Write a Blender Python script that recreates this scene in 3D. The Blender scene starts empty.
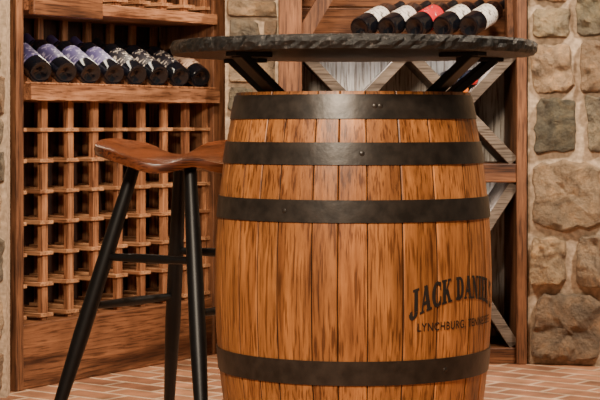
import bpy, bmesh, math, random
from mathutils import Vector, Matrix, noise
random.seed(7)
scene=bpy.context.scene
H=0.826

# ---------------------------------------------------------------- materials
def new_mat(name):
    m=bpy.data.materials.new(name); m.use_nodes=True
    nt=m.node_tree; b=nt.nodes['Principled BSDF']
    return m,nt,b
def N(nt,t,**kw):
    n=nt.nodes.new(t)
    for k,v in kw.items():
        if k in n.inputs: n.inputs[k].default_value=v
        else: setattr(n,k,v)
    return n
def ramp(nt,stops):
    r=nt.nodes.new('ShaderNodeValToRGB')
    e=r.color_ramp.elements
    while len(e)<len(stops): e.new(0.5)
    for i,(p,c) in enumerate(stops):
        e[i].position=p; e[i].color=(c[0],c[1],c[2],1)
    return r
def wood(name,dark,light,axis='z',scale=1.0,rough=0.55,bump=0.25,tone=False,knots=0.0,spec=0.4,blotch=0.85):
    m,nt,b=new_mat(name); L=nt.links.new
    tc=N(nt,'ShaderNodeTexCoord'); mp=N(nt,'ShaderNodeMapping')
    s={'x':(2.2,34,34),'y':(34,2.2,34),'z':(34,34,2.2)}[axis]
    mp.inputs['Scale'].default_value=tuple(v*scale for v in s)
    L(tc.outputs['Object'],mp.inputs['Vector'])
    vec=mp.outputs['Vector']
    if tone:
        at=N(nt,'ShaderNodeAttribute',attribute_name='tone')
        ad=N(nt,'ShaderNodeVectorMath',operation='MULTIPLY_ADD')
        L(at.outputs['Color'],ad.inputs[0]); ad.inputs[1].default_value=(57,31,23); L(vec,ad.inputs[2])
        vec=ad.outputs[0]
    n1=N(nt,'ShaderNodeTexNoise'); n1.inputs['Scale'].default_value=1.0; n1.inputs['Detail'].default_value=10; n1.inputs['Roughness'].default_value=0.68; n1.inputs['Distortion'].default_value=0.3
    L(vec,n1.inputs['Vector'])
    r=ramp(nt,[(0.32,dark),(0.66,light)]); L(n1.outputs['Fac'],r.inputs['Fac'])
    n2=N(nt,'ShaderNodeTexNoise'); n2.inputs['Scale'].default_value=7.0; n2.inputs['Detail'].default_value=5
    L(tc.outputs['Object'],n2.inputs['Vector'])
    r2=ramp(nt,[(0.3,(0.55,0.5,0.46)),(0.62,(1.08,1.05,1.02))]); L(n2.outputs['Fac'],r2.inputs['Fac'])
    mx=N(nt,'ShaderNodeMix',data_type='RGBA',blend_type='MULTIPLY'); mx.inputs[0].default_value=blotch
    L(r.outputs['Color'],mx.inputs[6]); L(r2.outputs['Color'],mx.inputs[7])
    out=mx.outputs[2]
    mpf=N(nt,'ShaderNodeMapping'); mpf.inputs['Scale'].default_value={'x':(9,190,190),'y':(190,9,190),'z':(190,190,9)}[axis]
    L(tc.outputs['Object'],mpf.inputs['Vector'])
    nf=N(nt,'ShaderNodeTexNoise'); nf.inputs['Scale'].default_value=1.0; nf.inputs['Detail'].default_value=4
    L(mpf.outputs[0],nf.inputs['Vector'])
    rf=ramp(nt,[(0.38,(0.34,0.28,0.24)),(0.50,(1.03,1.03,1.03))]); L(nf.outputs['Fac'],rf.inputs['Fac'])
    mf=N(nt,'ShaderNodeMix',data_type='RGBA',blend_type='MULTIPLY'); mf.inputs[0].default_value=0.9
    L(out,mf.inputs[6]); L(rf.outputs['Color'],mf.inputs[7]); out=mf.outputs[2]
    if tone:
        mr=N(nt,'ShaderNodeMapRange'); mr.inputs[3].default_value=0.60; mr.inputs[4].default_value=1.32
        sp=N(nt,'ShaderNodeSeparateColor'); L(at.outputs['Color'],sp.inputs[0]); L(sp.outputs[0],mr.inputs[0])
        m2=N(nt,'ShaderNodeVectorMath',operation='SCALE'); L(out,m2.inputs[0]); L(mr.outputs[0],m2.inputs['Scale'])
        out=m2.outputs[0]
    if knots>0:
        v=N(nt,'ShaderNodeTexNoise'); v.inputs['Scale'].default_value=1.0; v.inputs['Detail'].default_value=5; v.inputs['Roughness'].default_value=0.65
        mp2=N(nt,'ShaderNodeMapping'); 
        s2={'x':(1.2,14,14),'y':(14,1.2,14),'z':(12,12,3.0)}[axis]; mp2.inputs['Scale'].default_value=s2
        mp2.inputs['Location'].default_value=(3,7,1)
        L(tc.outputs['Object'],mp2.inputs['Vector']); L(mp2.outputs[0],v.inputs['Vector'])
        r3=ramp(nt,[(0.36,(0.30,0.24,0.20)),(0.52,(1,1,1))]); L(v.outputs['Fac'],r3.inputs['Fac'])
        m3=N(nt,'ShaderNodeMix',data_type='RGBA',blend_type='MULTIPLY'); m3.inputs[0].default_value=knots
        L(out,m3.inputs[6]); L(r3.outputs['Color'],m3.inputs[7]); out=m3.outputs[2]
    L(out,b.inputs['Base Color'])
    b.inputs['Roughness'].default_value=rough
    b.inputs['Specular IOR Level'].default_value=spec
    bp=N(nt,'ShaderNodeBump'); bp.inputs['Strength'].default_value=bump; bp.inputs['Distance'].default_value=0.004
    L(n1.outputs['Fac'],bp.inputs['Height']); L(bp.outputs[0],b.inputs['Normal'])
    return m
def plain(name,col,rough=0.5,metal=0.0,noise_amt=0.25,scale=30,bump=0.1,spec=0.5,coat=0):
    m,nt,b=new_mat(name); L=nt.links.new
    tc=N(nt,'ShaderNodeTexCoord'); n=N(nt,'ShaderNodeTexNoise'); n.inputs['Scale'].default_value=scale; n.inputs['Detail'].default_value=6
    L(tc.outputs['Object'],n.inputs['Vector'])
    d=tuple(c*(1-noise_amt) for c in col); l=tuple(min(1,c*(1+noise_amt)) for c in col)
    r=ramp(nt,[(0.35,d),(0.65,l)]); L(n.outputs['Fac'],r.inputs['Fac']); L(r.outputs['Color'],b.inputs['Base Color'])
    b.inputs['Roughness'].default_value=rough; b.inputs['Metallic'].default_value=metal
    b.inputs['Specular IOR Level'].default_value=spec; b.inputs['Coat Weight'].default_value=coat
    if bump>0:
        bp=N(nt,'ShaderNodeBump'); bp.inputs['Strength'].default_value=bump; bp.inputs['Distance'].default_value=0.003
        L(n.outputs['Fac'],bp.inputs['Height']); L(bp.outputs[0],b.inputs['Normal'])
    return m
def label_mat(name,paper,ink,lo=0.5):
    m,nt,b=new_mat(name); L=nt.links.new
    tc=N(nt,'ShaderNodeTexCoord'); mp=N(nt,'ShaderNodeMapping'); mp.inputs['Scale'].default_value=(70,70,150)
    L(tc.outputs['Object'],mp.inputs['Vector'])
    n=N(nt,'ShaderNodeTexNoise'); n.inputs['Scale'].default_value=1; n.inputs['Detail'].default_value=2
    L(mp.outputs[0],n.inputs['Vector'])
    r=ramp(nt,[(lo+0.06,paper),(lo+0.10,ink)]); L(n.outputs['Fac'],r.inputs['Fac']); L(r.outputs['Color'],b.inputs['Base Color'])
    b.inputs['Roughness'].default_value=0.5
    return m

M_oak=wood('oak_staves',(0.19,0.062,0.016),(0.60,0.235,0.062),'z',1.0,0.42,0.35,tone=True,knots=0.42,spec=0.4,blotch=0.55)
M_seam=plain('stave_seam',(0.025,0.009,0.004),0.8,0,0.2,30,0)
M_rack=wood('redwood_rack',(0.16,0.052,0.020),(0.52,0.245,0.115),'z',1.0,0.6,0.2)
M_rackx=wood('redwood_rails',(0.24,0.09,0.038),(0.64,0.35,0.18),'y',1.0,0.6,0.2)
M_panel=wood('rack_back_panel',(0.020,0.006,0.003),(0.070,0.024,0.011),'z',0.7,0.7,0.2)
M_shelf=wood('shelf_live_edge',(0.12,0.036,0.015),(0.60,0.30,0.16),'x',0.6,0.45,0.4,knots=0.7)
M_base=wood('rustic_plank',(0.075,0.026,0.012),(0.36,0.155,0.070),'x',0.5,0.5,0.5,knots=0.95)
M_post=wood('brown_post',(0.080,0.028,0.012),(0.30,0.13,0.058),'z',0.7,0.6,0.4,knots=0.7)
M_grey=wood('weathered_grey',(0.06,0.048,0.040),(0.24,0.195,0.160),'x',0.8,0.75,0.3)
M_binback=wood('bin_back_panel',(0.38,0.34,0.30),(0.80,0.76,0.71),'z',0.4,0.7,0.1)
M_seat=wood('seat_wood',(0.045,0.012,0.005),(0.22,0.062,0.021),'x',0.8,0.22,0.08,spec=0.6)
M_hoop=plain('hoop_steel',(0.026,0.020,0.016),0.38,0.35,0.35,35,0.3)
M_black=plain('black_paint',(0.0045,0.004,0.004),0.42,0.0,0.2,40,0.05,0.3)
M_ink=plain('branded_ink',(0.008,0.005,0.003),0.7,0.0,0.3,60,0.0)
M_bracket=plain('black_steel',(0.010,0.009,0.008),0.45,0.3,0.3,40,0.1)
M_glass=plain('dark_bottle_glass',(0.004,0.005,0.008),0.10,0.0,0.2,10,0.0,0.5,0.3)
M_white=label_mat('label_white',(0.80,0.76,0.72),(0.10,0.09,0.09),0.52)
M_cream=label_mat('label_cream',(0.62,0.42,0.30),(0.15,0.06,0.04))
M_purple=label_mat('label_purple',(0.070,0.058,0.16),(0.42,0.38,0.52),0.53)
M_redl=label_mat('label_red',(0.60,0.012,0.025),(0.75,0.6,0.55),0.58)
M_blackl=label_mat('label_black',(0.014,0.012,0.018),(0.55,0.47,0.40),0.53)
M_caps=plain('foil_black',(0.015,0.013,0.016),0.35,0.5,0.2,30,0)
M_capp=plain('foil_purple',(0.06,0.045,0.14),0.35,0.4,0.2,30,0)
M_capr=plain('foil_red',(0.5,0.02,0.02),0.35,0.4,0.2,30,0)
M_capo=plain('foil_orange',(0.75,0.2,0.03),0.35,0.4,0.2,30,0)
M_mortar=plain('mortar',(0.44,0.325,0.225),0.9,0,0.28,60,0.8)
M_ceil=plain('ceiling_plaster',(0.35,0.24,0.16),0.9,0,0.1,8,0.1)

def granite():
    m,nt,b=new_mat('black_granite'); L=nt.links.new
    tc=N(nt,'ShaderNodeTexCoord')
    n=N(nt,'ShaderNodeTexNoise'); n.inputs['Scale'].default_value=85; n.inputs['Detail'].default_value=8; n.inputs['Roughness'].default_value=0.75
    L(tc.outputs['Object'],n.inputs['Vector'])
    r=ramp(nt,[(0.42,(0.005,0.005,0.005)),(0.58,(0.014,0.013,0.012)),(0.68,(0.16,0.14,0.13))]); L(n.outputs['Fac'],r.inputs['Fac'])
    L(r.outputs['Color'],b.inputs['Base Color']); b.inputs['Roughness'].default_value=0.38; b.inputs['Specular IOR Level'].default_value=0.4
    bp=N(nt,'ShaderNodeBump'); bp.inputs['Strength'].default_value=0.7; bp.inputs['Distance'].default_value=0.005
    L(n.outputs['Fac'],bp.inputs['Height']); L(bp.outputs[0],b.inputs['Normal'])
    return m
M_granite=granite()

def stone_mat():
    m,nt,b=new_mat('fieldstone'); L=nt.links.new
    tc=N(nt,'ShaderNodeTexCoord'); at=N(nt,'ShaderNodeAttribute',attribute_name='tone')
    n=N(nt,'ShaderNodeTexNoise'); n.inputs['Scale'].default_value=13; n.inputs['Detail'].default_value=12; n.inputs['Roughness'].default_value=0.76; n.inputs['Distortion'].default_value=0.7
    L(tc.outputs['Object'],n.inputs['Vector'])
    r=ramp(nt,[(0.32,(0.24,0.22,0.21)),(0.44,(0.68,0.69,0.70)),(0.54,(1.05,1.0,0.92)),(0.68,(1.85,1.55,1.2))]); L(n.outputs['Fac'],r.inputs['Fac'])
    mx=N(nt,'ShaderNodeMix',data_type='RGBA',blend_type='MULTIPLY'); mx.inputs[0].default_value=1
    L(at.outputs['Color'],mx.inputs[6]); L(r.outputs['Color'],mx.inputs[7])
    n3=N(nt,'ShaderNodeTexNoise'); n3.inputs['Scale'].default_value=5; n3.inputs['Detail'].default_value=8
    L(tc.outputs['Object'],n3.inputs['Vector'])
    r3=ramp(nt,[(0.47,(0,0,0)),(0.62,(0.55,0.55,0.55))]); L(n3.outputs['Fac'],r3.inputs['Fac'])
    mg=N(nt,'ShaderNodeMix',data_type='RGBA'); L(r3.outputs['Color'],mg.inputs[0]); L(mx.outputs[2],mg.inputs[6]); mg.inputs[7].default_value=(0.15,0.12,0.088,1)
    L(mg.outputs[2],b.inputs['Base Color'])
    b.inputs['Roughness'].default_value=0.85
    n2=N(nt,'ShaderNodeTexNoise'); n2.inputs['Scale'].default_value=26; n2.inputs['Detail'].default_value=12; n2.inputs['Roughness'].default_value=0.72
    L(tc.outputs['Object'],n2.inputs['Vector'])
    bp=N(nt,'ShaderNodeBump'); bp.inputs['Strength'].default_value=1.0; bp.inputs['Distance'].default_value=0.03
    L(n2.outputs['Fac'],bp.inputs['Height']); L(bp.outputs[0],b.inputs['Normal'])
    return m
M_stone=stone_mat()

def brick_floor():
    m,nt,b=new_mat('brick_pavers'); L=nt.links.new
    tc=N(nt,'ShaderNodeTexCoord'); mp=N(nt,'ShaderNodeMapping'); mp.inputs['Rotation'].default_value=(0,0,math.radians(38))
    L(tc.outputs['Object'],mp.inputs['Vector'])
    br=N(nt,'ShaderNodeTexBrick'); br.inputs['Scale'].default_value=1.0
    br.inputs['Brick Width'].default_value=0.21; br.inputs['Row Height'].default_value=0.105; br.inputs['Mortar Size'].default_value=0.009
    br.inputs['Mortar Smooth'].default_value=0.2
    br.inputs['Color1'].default_value=(0.44,0.215,0.120,1); br.inputs['Color2'].default_value=(0.25,0.108,0.058,1); br.inputs['Mortar'].default_value=(0.58,0.42,0.30,1)
    L(mp.outputs[0],br.inputs['Vector'])
    n=N(nt,'ShaderNodeTexNoise'); n.inputs['Scale'].default_value=9; n.inputs['Detail'].default_value=7
    L(tc.outputs['Object'],n.inputs['Vector'])
    r=ramp(nt,[(0.32,(0.6,0.58,0.55)),(0.66,(1.3,1.25,1.2))]); L(n.outputs['Fac'],r.inputs['Fac'])
    mx=N(nt,'ShaderNodeMix',data_type='RGBA',blend_type='MULTIPLY'); mx.inputs[0].default_value=1
    L(br.outputs['Color'],mx.inputs[6]); L(r.outputs['Color'],mx.inputs[7]); L(mx.outputs[2],b.inputs['Base Color'])
    b.inputs['Roughness'].default_value=0.65
    bp=N(nt,'ShaderNodeBump'); bp.invert=True; bp.inputs['Strength'].default_value=0.6; bp.inputs['Distance'].default_value=0.006
    L(br.outputs['Fac'],bp.inputs['Height']); L(bp.outputs[0],b.inputs['Normal'])
    return m
M_floor=brick_floor()

# ---------------------------------------------------------------- mesh builder
class MB:
    def __init__(s): s.v=[];s.f=[];s.m=[];s.c=[]
    def add(s,vs,fs,mi=0,col=None):
        o=len(s.v); s.v+= [tuple(v) for v in vs]
        for k,f in enumerate(fs):
            s.f.append([i+o for i in f]); s.m.append(mi[k] if isinstance(mi,list) else mi); s.c.append(col or (.5,.5,.5))
    def box(s,x0,x1,y0,y1,z0,z1,mi=0,mat=None,col=None):
        vs=[Vector((x,y,z)) for z in (z0,z1) for y in (y0,y1) for x in (x0,x1)]
        if mat: vs=[mat@v for v in vs]
        s.add(vs,[(0,2,3,1),(4,5,7,6),(0,1,5,4),(2,6,7,3),(0,4,6,2),(1,3,7,5)],mi,col)
    def bar(s,a,b,w,h,mi=0,up=Vector((0,0,1))):
        a=Vector(a);b=Vector(b);d=(b-a).normalized()
        x=d.cross(up).normalized(); y=x.cross(d).normalized()
        vs=[p+x*(i*w/2)+y*(j*h/2) for p in (a,b) for j in (-1,1) for i in (-1,1)]
        s.add(vs,[(0,2,3,1),(4,5,7,6),(0,1,5,4),(2,6,7,3),(0,4,6,2),(1,3,7,5)],mi)
    def tube(s,pts,rs,seg=20,mi=0):
        pts=[Vector(p) for p in pts]; d=(pts[-1]-pts[0]).normalized()
        x=d.orthogonal().normalized(); y=d.cross(x)
        vs=[];fs=[]
        for p,r in zip(pts,rs):
            for k in range(seg):
                a=2*math.pi*k/seg; vs.append(p+x*(r*math.cos(a))+y*(r*math.sin(a)))
        for i in range(len(pts)-1):
            for k in range(seg):
                k2=(k+1)%seg; fs.append((i*seg+k,i*seg+k2,(i+1)*seg+k2,(i+1)*seg+k))
        fs.append(tuple(reversed(range(seg)))); fs.append(tuple(range((len(pts)-1)*seg,len(pts)*seg)))
        s.add(vs,fs,mi)
    def lathe(s,prof,seg=32,mis=None,mi=0):
        vs=[];n=len(prof)
        for r,z in prof:
            for k in range(seg):
                a=2*math.pi*k/seg; vs.append((r*math.cos(a),r*math.sin(a),z))
        o=len(s.v); s.v+=vs
        for i in range(n-1):
            for k in range(seg):
                k2=(k+1)%seg; s.f.append([o+i*seg+k,o+i*seg+k2,o+(i+1)*seg+k2,o+(i+1)*seg+k]); s.m.append(mis[i] if mis else mi); s.c.append((.5,.5,.5))
    def obj(s,name,mats,parent=None,smooth=False,bevel=0,loc=None,rot=None,angle=40):
        me=bpy.data.meshes.new(name); me.from_pydata(s.v,[],s.f)
        for m in mats: me.materials.append(m)
        ca=me.color_attributes.new('tone','FLOAT_COLOR','CORNER')
        for p in me.polygons:
            p.material_index=s.m[p.index]; p.use_smooth=smooth
            c=s.c[p.index]
            for li in p.loop_indices: ca.data[li].color=(c[0],c[1],c[2],1)
        me.update()
        bm=bmesh.new(); bm.from_mesh(me); bmesh.ops.recalc_face_normals(bm,faces=bm.faces); bm.to_mesh(me); bm.free()
        if smooth:
            try: me.set_sharp_from_angle(angle=math.radians(angle))
            except Exception: pass
        ob=bpy.data.objects.new(name,me); scene.collection.objects.link(ob)
        if parent: ob.parent=parent
        if loc: ob.location=loc
        if rot is not None: ob.rotation_euler=rot
        if bevel>0:
            b=ob.modifiers.new('bevel','BEVEL'); b.width=bevel; b.segments=2; b.limit_method='ANGLE'
        return ob
def empty(name,loc=(0,0,0),rz=0):
    e=bpy.data.objects.new(name,None); e.empty_display_size=0.1; scene.collection.objects.link(e)
    e.location=loc; e.rotation_euler=(0,0,rz); return e

# ---------------------------------------------------------------- room shell
b=MB(); b.box(-3,3,-0.6,7.6,-0.05,0.0); b.obj('floor',[M_floor])
b=MB(); b.box(-3,3,-0.6,7.6,2.5,2.55); b.obj('ceiling',[M_ceil])
b=MB(); b.box(-3,3,6.85,6.95,0,2.5); b.obj('wall_back',[M_mortar])

PAL=[(0.34,0.24,0.155),(0.44,0.32,0.215),(0.27,0.21,0.15),(0.21,0.17,0.125),(0.48,0.34,0.22),(0.36,0.225,0.135),(0.15,0.13,0.095)]
def stone(b,x0,x1,z0,z1,col,depth=0.035,seed=0):
    rnd=random.Random(seed*17+3)
    w=x1-x0; h=z1-z0; mn=min(w,h); so=Vector((seed*3.7,seed*1.3,seed*5.1))
    j=lambda a: rnd.uniform(0,a)
    cs=[(x0+j(.14)*mn,z0+j(.12)*mn),(x1-j(.14)*mn,z0+j(.10)*mn),(x1-j(.14)*mn,z1-j(.16)*mn),(x0+j(.16)*mn,z1-j(.12)*mn)]
    out=[]; per=14
    for k in range(4):
        ax_,az_=cs[k]; bx,bz=cs[(k+1)%4]
        L=math.hypot(bx-ax_,bz-az_)
        t0=rnd.uniform(.02,.16)*mn/L; t1=1-rnd.uniform(.02,.16)*mn/L
        for i in range(per):
            t=t0+(t1-t0)*i/(per-1); out.append((ax_+(bx-ax_)*t,az_+(bz-az_)*t))
    cx=sum(p[0] for p in out)/len(out); cz=sum(p[1] for p in out)/len(out)
    o2=[]
    for (x,z) in out:
        nn=noise.noise(Vector((x*20,z*20,0))+so)*0.06*mn+noise.noise(Vector((x*70,z*70,2))+so)*0.03*mn
        d=Vector((x-cx,z-cz)); L=d.length; k=(L+nn)/L
        o2.append((cx+d.x*k,cz+d.y*k))
    seg=len(o2); rings=[(1.0,-0.1),(0.995,0.5),(0.975,0.82),(0.93,0.95),(0.8,1.0),(0.62,1.0),(0.42,1.0),(0.2,1.0)]
    vs=[];fs=[]
    tx=rnd.uniform(-.45,.45); tz=rnd.uniform(-.45,.45)
    for fr,hh in rings:
        for (x,z) in o2:
            px=cx+(x-cx)*fr; pz=cz+(z-cz)*fr
            nz=0.9*noise.noise(Vector((px*14,pz*14,0))+so)+0.55*noise.noise(Vector((px*38,pz*38,1))+so)
            d=depth*hh*(1+nz*0.75+tx*(px-cx)/w+tz*(pz-cz)/h)
            vs.append((px,-d,pz))
    vs.append((cx,-depth,cz))
    for i in range(len(rings)-1):
        for k in range(seg):
            k2=(k+1)%seg; fs.append((i*seg+k,i*seg+k2,(i+1)*seg+k2,(i+1)*seg+k))
    o=(len(rings)-1)*seg
    for k in range(seg): fs.append((o+k,o+(k+1)%seg,len(vs)-1))
    b.add(vs,fs,1,col)
def random_stones(b,x0,x1,z0,z1,seed,smin=0.12,smax=0.26,hmin=0.08,hmax=0.2):
    rnd=random.Random(seed); z=z0; i=0
    while z<z1-0.04:
        h=min(rnd.uniform(hmin,hmax),z1-z); x=x0
        while x<x1-0.03:
            w=min(rnd.uniform(smin,smax),x1-x)
            if x1-(x+w)<0.05: w=x1-x
            c=rnd.choice(PAL); k=rnd.uniform(.85,1.15); i+=1
            stone(b,x+0.003,x+w-0.003,z+0.003,z+h-0.003,tuple(v*k for v in c),0.026,seed*50+i)
            x+=w
        z+=h

b=MB(); b.box(0,1.9,0,0.25,0,2.5,0)
S=0.00340
def ps(px0,y0,px1,y1,col,sd):
    stone(b,(px0-527)*S,(px1-527)*S,H-(y1-124)*S,H-(y0-124)*S,col,0.034,sd)
ps(528,4,572,40,(0.33,0.26,0.17),1)
ps(572,-14,612,37,(0.19,0.16,0.105),2)
ps(529,-38,571,2,(0.42,0.30,0.2),12)
ps(527,41,578,94,(0.42,0.29,0.185),3)
ps(579,37,618,94,(0.36,0.23,0.135),4)
ps(530,94,580,154,(0.125,0.110,0.078),5)
ps(582,94,625,154,(0.23,0.19,0.135),6)
ps(527,154,607,235,(0.42,0.290,0.180),7)
ps(527,235,570,290,(0.48,0.34,0.21),8)
ps(571,236,622,292,(0.36,0.26,0.175),9)
ps(527,291,607,367,(0.29,0.205,0.138),10)
ps(610,156,660,233,(0.4,0.3,0.2),11)
ps(610,292,660,364,(0.4,0.3,0.2),13)
random_stones(b,0.45,1.9,0.02,2.4,5)
random_stones(b,0.0,0.45,1.38,2.4,6)
b.obj('wall_right',[M_mortar,M_stone],smooth=True,loc=(0.785,6.2,0),rot=(0,0,math.radians(-14)),angle=35)

b=MB(); b.box(0,0.186,0,0.5,0,2.5,0)
random_stones(b,0.0,0.186,0.02,2.4,9,0.09,0.19,0.06,0.12)
b.obj('wall_pier',[M_mortar,M_stone],smooth=True,loc=(-0.262,6.3,0),angle=35)
b=MB(); b.box(-1.6,0,0,0.07,0,2.5,0)
random_stones(b,-1.6,0.0,0.02,2.4,12)
b.obj('wall_left',[M_mortar,M_stone],smooth=True,loc=(-0.886,5.43,0),angle=35)

# ---------------------------------------------------------------- left wine rack
RZ=math.atan2(0.86,0.546)
rack=empty('wine_rack',(-0.872,5.59,0),RZ)
LEN=1.02; DEP=0.27
b=MB(); b.box(0.0,LEN,-0.015,DEP,0,0.205); b.obj('base_plank',[M_base],rack,bevel=0.006)
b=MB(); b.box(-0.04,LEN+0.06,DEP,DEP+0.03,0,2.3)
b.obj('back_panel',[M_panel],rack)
b=MB(); b.box(-0.035,0.0,-0.02,DEP,0,2.3); b.box(LEN,LEN+0.10,-0.02,DEP-0.05,0.0,2.3); b.obj('end_posts',[M_post],rack,bevel=0.004)
NC=8; pitch=LEN/NC
b=MB(); r=MB()
rows=7; z0=0.222; zt=0.905; rp=(zt-z0)/rows
for i in range(NC+1):
    x=i*pitch
    for y in (0.004,DEP-0.03):
        b.box(x-0.014,x+0.014,y,y+0.02,0.205,0.91)
    for j in range(rows+1):
        z=z0+j*rp
        r.box(x-0.032,x+0.032,-0.004,DEP-0.005,z-0.006,z+0.006)
b.obj('lattice_uprights',[M_rack],rack,bevel=0.002); r.obj('lattice_rails',[M_rackx],rack,bevel=0.0015)
def slab(name,x0,x1,y0,y1,z0,z1,mat,parent,amp=0.006):
    bb=MB(); n=60; vs=[];fs=[]
    for i in range(n+1):
        x=x0+(x1-x0)*i/n; w=amp*noise.noise(Vector((x*9,z0*7,0)))*1.5
        w2=amp*noise.noise(Vector((x*12,z0*7,5)))
        vs+=[(x,y0+w,z0+abs(w2)*0.6),(x,y0+w2-0.002,(z0+z1)/2),(x,y0+w*0.7,z1-abs(w)*0.3),(x,y1,z1),(x,y1,z0)]
    for i in range(n):
        for k in range(5):
            k2=(k+1)%5; fs.append((i*5+k,i*5+k2,(i+1)*5+k2,(i+1)*5+k))
    fs.append((0,1,2,3,4)); fs.append(tuple(n*5+k for k in (4,3,2,1,0)))
    bb.add(vs,fs); return bb.obj(name,[mat],parent)
slab('display_shelf',0.0,LEN,-0.045,DEP,0.900,0.950,M_shelf,rack)
slab('upper_shelf',0.0,LEN,-0.035,DEP,1.180,1.218,M_shelf,rack,0.004)
b=MB(); b.box(0,LEN,0.09,0.11,0.950,0.995); b.box(0,LEN,DEP-0.07,DEP-0.045,1.02,1.085); b.box(0,LEN,-0.03,-0.02,0.95,0.957)
b.obj('neck_rail',[M_rack],rack,bevel=0.003)
b=MB(); r=MB()
for i in range(NC+1):
    x=i*pitch
    b.box(x-0.014,x+0.014,0.01,0.03,1.218,2.2); b.box(x-0.014,x+0.014,DEP-0.03,DEP-0.01,0.955,2.2)
    for j in range(9):
        z=1.24+j*rp; r.box(x-0.032,x+0.032,-0.004,DEP-0.005,z-0.006,z+0.006)
b.obj('upper_uprights',[M_rack],rack,bevel=0.002); r.obj('upper_rails',[M_rackx],rack)
b=MB(); b.box(0.0,0.34,-0.06,-0.037,1.165,1.26); b.obj('valance_board',[M_base],rack,bevel=0.004)

# ---------------------------------------------------------------- bottles
def bottle(label,caps,base,axis,ls=(0.045,0.135)):
    R=0.0395
    prof=[(0.0001,0.012),(0.018,0.008),(0.030,0.001),(0.0365,0.002),(R,0.008),(R,ls[0]-0.001),(R+0.0004,ls[0]),(R+0.0004,ls[1]),(R,ls[1]+0.001),(R,0.185),(0.036,0.200),(0.028,0.216),(0.0185,0.230),(0.015,0.242),(0.0148,0.245),(0.0152,0.246),(0.0148,0.29),(0.0158,0.291),(0.0158,0.299),(0.012,0.301),(0.0001,0.301)]
    mis=[0]*20
    mis[6]=1; mis[7]=1
    for i in range(14,20): mis[i]=2
    bb=MB(); bb.lathe(prof,36,mis)
    ob=bb.obj('wine_bottle',[M_glass,label,caps],smooth=True,angle=50)
    ax=Vector(axis).normalized(); q=ax.to_track_quat('Z','Y')
    ob.rotation_mode='QUATERNION'; ob.rotation_quaternion=q; ob.location=base
    return ob
Rm=Matrix.Rotation(RZ,4,'Z'); Tm=Matrix.Translation((-0.872,5.59,0))@Rm
labs=[M_purple,M_purple,M_purple,M_purple,M_blackl,M_blackl,M_blackl,M_cream]
capl=[M_capp,M_capp,M_capp,M_capp,M_caps,M_caps,M_caps,M_caps]
for i in range(8):
    lx=0.092+i*0.1235
    base=Tm@Vector((lx,-0.010,0.951+0.036))
    bottle(labs[i],capl[i],base,(-0.54,0.72,0.42),(0.05,0.15))

# ---------------------------------------------------------------- right wine cabinet with diamond bins
cab=empty('diamond_bin_wine_cabinet',(0,6.2,0))
XL,XR=0.007,0.744; CD=0.36
b=MB()
b.box(-0.074,XL,0,CD,0,2.3); b.box(XR,XR+0.036,-0.02,CD,0,2.3)
b.obj('side_posts',[M_post],cab,bevel=0.004)
b=MB(); b.box(XL,XR,CD,CD+0.02,0.0,1.10); b.obj('bin_back',[M_binback],cab)
b=MB(); b.box(XL,XR,0,CD,0.0,0.055); b.box(XL,XR,-0.015,CD,0.625,0.69); b.obj('fixed_shelves',[M_base],cab,bevel=0.004)
b=MB(); b.box(XL,XR,-0.03,CD,1.075,1.112); b.obj('display_shelf',[M_shelf],cab,bevel=0.004)
def xbin(b,x0,x1,z0,z1,t=0.036):
    for (a,c,off) in (((x0,z0),(x1,z1),0),((x0,z1),(x1,z0),0.0015)):
        dx=c[0]-a[0]; dz=c[1]-a[1]; L=math.hypot(dx,dz); ang=math.atan2(dz,dx)
        m=Matrix.Translation(((a[0]+c[0])/2,0,(a[1]+c[1])/2))@Matrix.Rotation(-ang,4,'Y')
        b.box(-L/2+0.008,L/2-0.008,0.005+off,CD-0.002,-t/2,t/2,0,m)
b=MB(); xm=(XL+XR)/2
xbin(b,XL,xm,0.69,1.075); xbin(b,xm,XR,0.69,1.075)
xbin(b,XL,xm,0.055,0.625); xbin(b,xm,XR,0.055,0.625)
b.obj('diamond_dividers',[M_grey],cab,bevel=0.002)
b=MB()
m=Matrix.Translation((0,CD-0.02,1.112))@Matrix.Rotation(math.radians(12),4,'X')
for k in range(8):
    b.box(XL,XR,0,0.02,k*0.14+0.001,k*0.14+0.137,0,m)
b.obj('plank_back',[M_base],cab,bevel=0.003)
b=MB(); b.bar((XL+0.16,0.10,1.40),(XL+0.0,0.08,1.13),0.03,0.05); b.bar((XR-0.01,0.10,1.12),(XR-0.01,0.2,1.5),0.02,0.06)
b.obj('slanted_braces',[M_post],cab)

ths=math.radians(19); yaw=math.radians(34)
ax=(math.sin(yaw)*math.cos(ths),math.cos(yaw)*math.cos(ths),math.sin(ths))
for i,(l,x) in enumerate([(M_white,0.204),(M_white,0.297),(M_redl,0.392),(M_white,0.487),(M_white,0.578)]):
    bottle(l,M_caps,(x,6.185,1.153+0.002*i),ax,(0.065,0.15))
for (x,z,c) in [(0.567,0.935,M_capo),(0.600,0.968,M_capr),(0.530,0.968,M_caps)]:
    bottle(M_blackl,c,(x,6.53,z+0.010),(0,-1,0.0))

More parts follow.
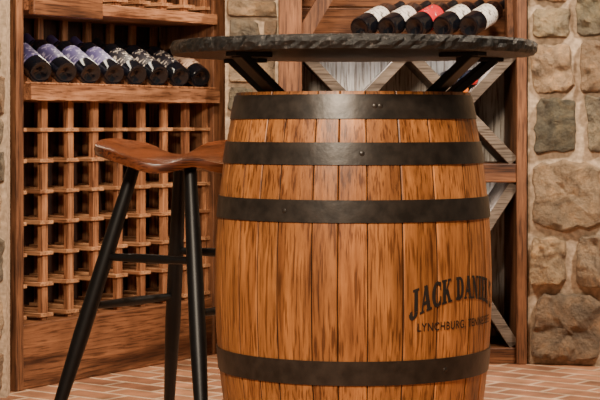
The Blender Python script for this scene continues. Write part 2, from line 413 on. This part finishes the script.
# ---------------------------------------------------------------- barrel table
bt=empty('barrel_table',(0.127,4.306,0))
def rad(z): return 0.3300-0.051*((z-0.45)/0.45)**2
rnd=random.Random(11)
NS=25; b=MB(); zn=30; ang=0.07
wid=[rnd.uniform(0.68,1.35) for _ in range(NS)]; tw=sum(wid)
for i in range(NS):
    dw=wid[i]/tw*2*math.pi; tone=(rnd.random(),rnd.random(),rnd.random())
    vs=[];fs=[];ms=[]
    e=0.0012/0.33/dw
    fr=[0,e,e+0.03,0.25,0.5,0.75,0.97-e,1-e,1]; n=len(fr)
    for j in range(zn+1):
        z=0.9*j/zn
        for k,f in enumerate(fr):
            a=ang+dw*f; r=rad(z)-(0.006 if k in (0,n-1) else (0.0015 if k in (1,n-2) else 0))
            vs.append((r*math.sin(a),-r*math.cos(a),z))
    for j in range(zn):
        for k in range(n-1):
            fs.append((j*n+k,j*n+k+1,(j+1)*n+k+1,(j+1)*n+k)); ms.append(1 if k in (0,n-2) else 0)
    o=len(vs)
    for z,rr in ((0.9,0.256),(0.86,0.256)):
        for f in fr:
            a=ang+dw*f; vs.append((rr*math.sin(a),-rr*math.cos(a),z))
    for k in range(n-1):
        fs.append((zn*n+k,zn*n+k+1,o+k+1,o+k)); fs.append((o+k,o+k+1,o+n+k+1,o+n+k)); ms+=[0,0]
    b.add(vs,fs,ms,tone); ang+=dw
b.obj('staves',[M_oak,M_seam],bt,smooth=True,angle=25)
b=MB(); b.lathe([(0.0001,0.865),(0.260,0.865),(0.260,0.845),(0.0001,0.845)],64); b.lathe([(0.0001,0.03),(0.275,0.03),(0.275,0.01),(0.0001,0.01)],64)
b.obj('barrel_heads',[M_oak],bt)
b=MB()
hoops=[(0.838,0.893),(0.735,0.785),(0.607,0.657),(0.246,0.300),(0.115,0.165),(0.0,0.058)]
for z0_,z1_ in hoops:
    pr=[]
    for k in range(7):
        z=z0_+(z1_-z0_)*k/6; pr.append((rad(z)+0.0030,z))
    pr=[(rad(z0_)-0.003,z0_)]+pr+[(rad(z1_)-0.003,z1_)]
    b.lathe(pr,96)
b.obj('hoops',[M_hoop],bt,smooth=True)
b=MB()
for zc,phs in ((0.866,(8,10.5)),(0.760,(2,)),(0.632,(-30,)),(0.273,(38,))):
    for ph in phs:
        a=math.radians(ph); r=rad(zc)+0.002
        p=Vector((r*math.sin(a),-r*math.cos(a),zc)); n_=Vector((math.sin(a),-math.cos(a),0))
        b.tube([p,p+n_*0.002,p+n_*0.0035],[0.0065,0.0055,0.002],12)
b.obj('rivets',[M_hoop],bt,smooth=True)
b=MB(); seg=220
rows_=[(0.0,0.989,0),(0.41,0.989,0),(0.430,0.9895,1),(0.434,0.997,2),(0.436,1.006,2),(0.434,1.015,2),(0.430,1.021,1),(0.41,1.022,0),(0.0,1.022,0)]
vs=[];fs=[]
for ri,(r,z,am) in enumerate(rows_):
    for k in range(seg):
        a=2*math.pi*k/seg
        d=am*0.0026*noise.noise(Vector((math.cos(a)*26,math.sin(a)*26,z*110)))+am*0.0014*noise.noise(Vector((math.cos(a)*60,math.sin(a)*60,z*200)))
        dz=am*0.0014*noise.noise(Vector((math.cos(a)*40,math.sin(a)*40,z*20+9)))
        rr=max(r+d,0.0005); vs.append((rr*math.cos(a),rr*math.sin(a),z+dz))
for i in range(len(rows_)-1):
    for k in range(seg):
        k2=(k+1)%seg; fs.append((i*seg+k,i*seg+k2,(i+1)*seg+k2,(i+1)*seg+k))
b.add(vs,fs); b.obj('table_top',[M_granite],bt)
b=MB()
for azd,r0,r1 in ((20,0.215,0.37),(-42,0.20,0.36),(222,0.20,0.36),(142,0.21,0.37)):
    a=math.radians(azd); c,s_=math.cos(a),math.sin(a)
    b.bar((r0*c,r0*s_,0.865),(r1*c,r1*s_,0.985),0.036,0.020)
    b.bar((r1*c*0.75,r1*s_*0.75,0.984),(r1*c*1.06,r1*s_*1.06,0.984),0.035,0.010)
    b.bar((r0*c*0.6,r0*s_*0.6,0.869),(r0*c*1.1,r0*s_*1.1,0.869),0.035,0.008)
b.obj('support_brackets',[M_bracket],bt,bevel=0.002)

TK,TN,SF=0.27,0.13,0.09
def quad(G,x0,y0,x1,y1,w):
    n=6
    for i in range(n):
        a=i/n; c=(i+1)/n
        xa=x0+(x1-x0)*a; xc=x0+(x1-x0)*c; ya=y0+(y1-y0)*a; yc=y0+(y1-y0)*c
        G.append([(xa-w/2,ya),(xa+w/2,ya),(xc+w/2,yc),(xc-w/2,yc)])
def hb(G,x0,x1,y0,y1): 
    n=3
    for i in range(n):
        a=x0+(x1-x0)*i/n; c=x0+(x1-x0)*(i+1)/n
        G.append([(a,y0),(c,y0),(c,y1),(a,y1)])
def serif(G,x,y,w): hb(G,x-w/2,x+w/2,y,y+SF)
def arc(G,cx,cy,rx,ry,a0,a1,wx,wy,n=18):
    for i in range(n):
        p=math.radians(a0+(a1-a0)*i/n); q=math.radians(a0+(a1-a0)*(i+1)/n)
        f=lambda t,s:(cx+(rx+s*wx/2)*math.cos(t),cy+(ry+s*wy/2)*math.sin(t))
        G.append([f(p,-1),f(p,1),f(q,1),f(q,-1)])
def glyph(ch):
    G=[]
    if ch=='J':
        quad(G,.42,.18,.42,1,TK); serif(G,.42,1-SF,.48); arc(G,.22,.16,.2,.16,0,-190,TK,TN); hb(G,-.05,.13,.08,.26); return G,.68
    if ch=='A':
        quad(G,.14,0,.42,1,TN); quad(G,.72,0,.44,1,TK); hb(G,.2,.66,.28,.28+TN); serif(G,.14,0,.34); serif(G,.72,0,.44); return G,.92
    if ch=='C':
        arc(G,.46,.5,.34,.45,48,312,TK,TN,26); hb(G,.68,.76,.62,.97); hb(G,.68,.76,.03,.38); return G,.82
    if ch=='K':
        quad(G,.2,0,.2,1,TK); serif(G,.2,0,.44); serif(G,.2,1-SF,.44); quad(G,.3,.38,.66,1,TN); quad(G,.72,0,.42,.58,TK); serif(G,.74,0,.42); serif(G,.66,1-SF,.34); return G,.94
    if ch=='D':
        quad(G,.2,0,.2,1,TK); hb(G,-.01,.4,0,TN); hb(G,-.01,.4,1-TN,1); arc(G,.36,.5,.32,.44,-90,90,TK,TN,18); return G,.84
    if ch=='N':
        quad(G,.16,0,.16,1,TN); quad(G,.18,1,.68,0,TK); quad(G,.72,0,.72,1,TN); serif(G,.16,0,.32); serif(G,.14,1-SF,.34); serif(G,.72,1-SF,.34); return G,.92
    if ch=='I':
        quad(G,.2,0,.2,1,TK); serif(G,.2,0,.44); serif(G,.2,1-SF,.44); return G,.46
    if ch=='E':
        quad(G,.2,0,.2,1,TK); hb(G,-.01,.64,0,TN); hb(G,-.01,.62,1-TN,1); hb(G,.2,.52,.45,.45+TN); hb(G,.57,.65,0,.32); hb(G,.55,.63,.7,1); hb(G,.46,.53,.36,.64); return G,.72
    if ch=='L':
        quad(G,.2,0,.2,1,TK); hb(G,-.01,.62,0,TN); serif(G,.2,1-SF,.44); hb(G,.55,.63,0,.36); return G,.70
    if ch=='S':
        arc(G,.32,.74,.21,.20,20,270,TN*1.5,TN,16); arc(G,.32,.27,.22,.21,90,-160,TN*1.6,TN,16); quad(G,.2,.58,.46,.40,TK); hb(G,.5,.57,.68,.95); hb(G,.05,.12,.04,.32); return G,.64
    if ch=="'":
        quad(G,.12,.66,.14,1,.13); return G,.26
    return G,.30
def layout(s,gap=0.05):
    polys=[];x=0
    for ch in s:
        G,w=glyph(ch); polys+=[[(p[0]+x,p[1]) for p in q] for q in G]; x+=w+gap
    return polys,x
def radp(b,polys,W,ph0,ph1,zf,cap):
    for q in polys:
        vs=[]
        for (x,y) in q:
            u=x/W; ph=math.radians(ph0+(ph1-ph0)*u); z=zf(u)+y*cap(u); r=rad(z)+0.0012
            vs.append((r*math.sin(ph),-r*math.cos(ph),z))
        b.add(vs,[(0,1,2,3)])
b=MB()
polys,W=layout("JACK DANIEL'S")
radp(b,polys,W,21,76,lambda u:0.391+0.038*(1-((u-0.5)/0.5)**2),lambda u:0.052+0.012*abs(2*u-1)**2)
def textmesh(body,offset=0.0,space=1.0):
    cu=bpy.data.curves.new('t','FONT'); cu.body=body; cu.size=1; cu.offset=offset; cu.space_character=space; cu.resolution_u=4
    ob=bpy.data.objects.new('t',cu); scene.collection.objects.link(ob)
    dg=bpy.context.evaluated_depsgraph_get(); me=ob.evaluated_get(dg).to_mesh()
    v=[tuple(p.co) for p in me.vertices]; f=[list(p.vertices) for p in me.polygons]
    ob.evaluated_get(dg).to_mesh_clear(); bpy.data.objects.remove(ob)
    return v,f
v,f=textmesh("LYNCHBURG, TENNESSEE",0.010,1.12)
x0=min(p[0] for p in v);x1=max(p[0] for p in v)
out=[]
for p in v:
    u=(p[0]-x0)/(x1-x0); ph=math.radians(24+48*u); z=0.364+p[1]*0.026; r=rad(z)+0.0012
    out.append((r*math.sin(ph),-r*math.cos(ph),z))
b.add(out,f)
b.obj('branded_lettering',[M_ink],bt)

# ---------------------------------------------------------------- bar stool
st=empty('bar_stool',(-0.307,4.80,0),math.radians(11))
ZS=0.738; SA,SB=0.238,0.17
def seat_z(x,y):
    u=x/SA; v=y/SB
    back=0.054*max(v,0)**1.4*(1-0.78*math.exp(-(u/0.26)**2))
    z=ZS+0.030*abs(u)**2.2+back-0.011*math.exp(-((abs(u)-0.45)/0.25)**2)
    z+=0.012*math.exp(-(u/0.16)**2)*max(-v,0)
    z-=0.010*max(-v,0)**2
    return z
b=MB(); seg=72; rings=16; vs=[];fs=[]
def outline(a):
    c,s_=math.cos(a),math.sin(a); rr=(abs(c)**2.4+abs(s_)**2.4)**(-1/2.4)
    x=c*rr*SA; y=s_*rr*SB
    if y>0: y*=1-0.38*math.exp(-(x/0.055)**2)
    else: y*=1-0.06*math.exp(-(x/0.06)**2)
    return x,y
lay=[]
for i in range(rings+1): lay.append((max(i/rings,0.001),0))
lay.append((1.012,1)); lay.append((1.0,2))
for i in range(rings-1,-1,-1): lay.append((max(i/rings,0.001),3))
for t,kind in lay:
    for k in range(seg):
        x,y=outline(2*math.pi*k/seg); x*=t;y*=t
        z=seat_z(x,y)
        if kind==1: z-=0.011
        if kind==2: z-=0.024
        if kind==3: z-=0.024+0.012*(1-t*t)
        vs.append((x,y,z))
for i in range(len(lay)-1):
    for k in range(seg):
        k2=(k+1)%seg; fs.append((i*seg+k,i*seg+k2,(i+1)*seg+k2,(i+1)*seg+k))
b.add(vs,fs); b.obj('seat',[M_seat],st,smooth=True,angle=60)
legs={}
for nm,(dx,dy) in {'a':(-1,0),'b':(0,-1),'c':(0,1),'d':(1,0)}.items():
    top=Vector((dx*0.135,dy*0.105,0.714)); bot=Vector((dx*0.36,dy*0.36,0.0))
    legs[nm]=(top,bot)
def at(nm,z):
    t,bo=legs[nm]; k=(t.z-z)/(t.z-bo.z); return t+(bo-t)*k
b=MB()
for i,nm in enumerate('abcd'):
    t,bo=legs[nm]
    b.tube([t,t+(bo-t)*0.3,t+(bo-t)*0.62,bo],[0.0165,0.0205,0.0215,0.0145],20)
b.obj('legs',[M_black],st,smooth=True,angle=60)
b=MB()
for p,q,z in (('a','b',0.475),('c','d',0.475),('a','c',0.345),('b','d',0.345)):
    A=at(p,z);B=at(q,z); b.tube([A,A+(B-A)*0.5,B],[0.0095,0.0125,0.0095],16)
b.obj('stretchers',[M_black],st,smooth=True,angle=60)

# ---------------------------------------------------------------- lights
def area(name,loc,target,size,power,col,sy=None):
    l=bpy.data.lights.new(name,'AREA'); l.energy=power; l.size=size; l.color=col
    if sy: l.shape='RECTANGLE'; l.size_y=sy
    o=bpy.data.objects.new(name,l); scene.collection.objects.link(o); o.location=loc
    o.rotation_euler=(Vector(target)-Vector(loc)).to_track_quat('-Z','Y').to_euler(); return o
area('overhead_light',(-0.45,2.3,1.9),(0.1,4.4,0.45),0.4,108,(1,0.83,0.63))  # unseen key light, added to brighten the barrel and darken towards its edges
area('overhead_light',(-0.1,5.0,2.4),(-0.5,6.3,0.5),0.22,46,(1,0.82,0.60))
area('overhead_light',(1.55,4.7,2.3),(0.9,6.2,0.7),0.18,72,(1,0.86,0.68))
area('cabinet_strip_light',(0.38,6.27,1.06),(0.38,6.45,0.4),0.5,4.0,(1,0.96,0.92),0.04)
area('cabinet_strip_light',(0.38,6.25,0.615),(0.38,6.45,0.1),0.5,2.5,(1,0.96,0.92),0.04)
area('rack_strip_light',(-0.66,6.02,1.17),(-0.72,6.1,0.95),0.5,1.0,(1,0.85,0.65),0.03).rotation_euler=(0,0,RZ)
w=bpy.data.worlds.new('World'); scene.world=w; w.use_nodes=True
w.node_tree.nodes['Background'].inputs[0].default_value=(1,0.80,0.60,1); w.node_tree.nodes['Background'].inputs[1].default_value=0.13

# ---------------------------------------------------------------- camera
cam=bpy.data.cameras.new('camera'); co=bpy.data.objects.new('camera',cam); scene.collection.objects.link(co)
co.location=(0,0,H); co.rotation_euler=(math.pi/2,0,0)
cam.lens=108; cam.sensor_width=36; cam.shift_y=-76/600
cam.dof.use_dof=True; cam.dof.focus_distance=4.1; cam.dof.aperture_fstop=22
scene.camera=co
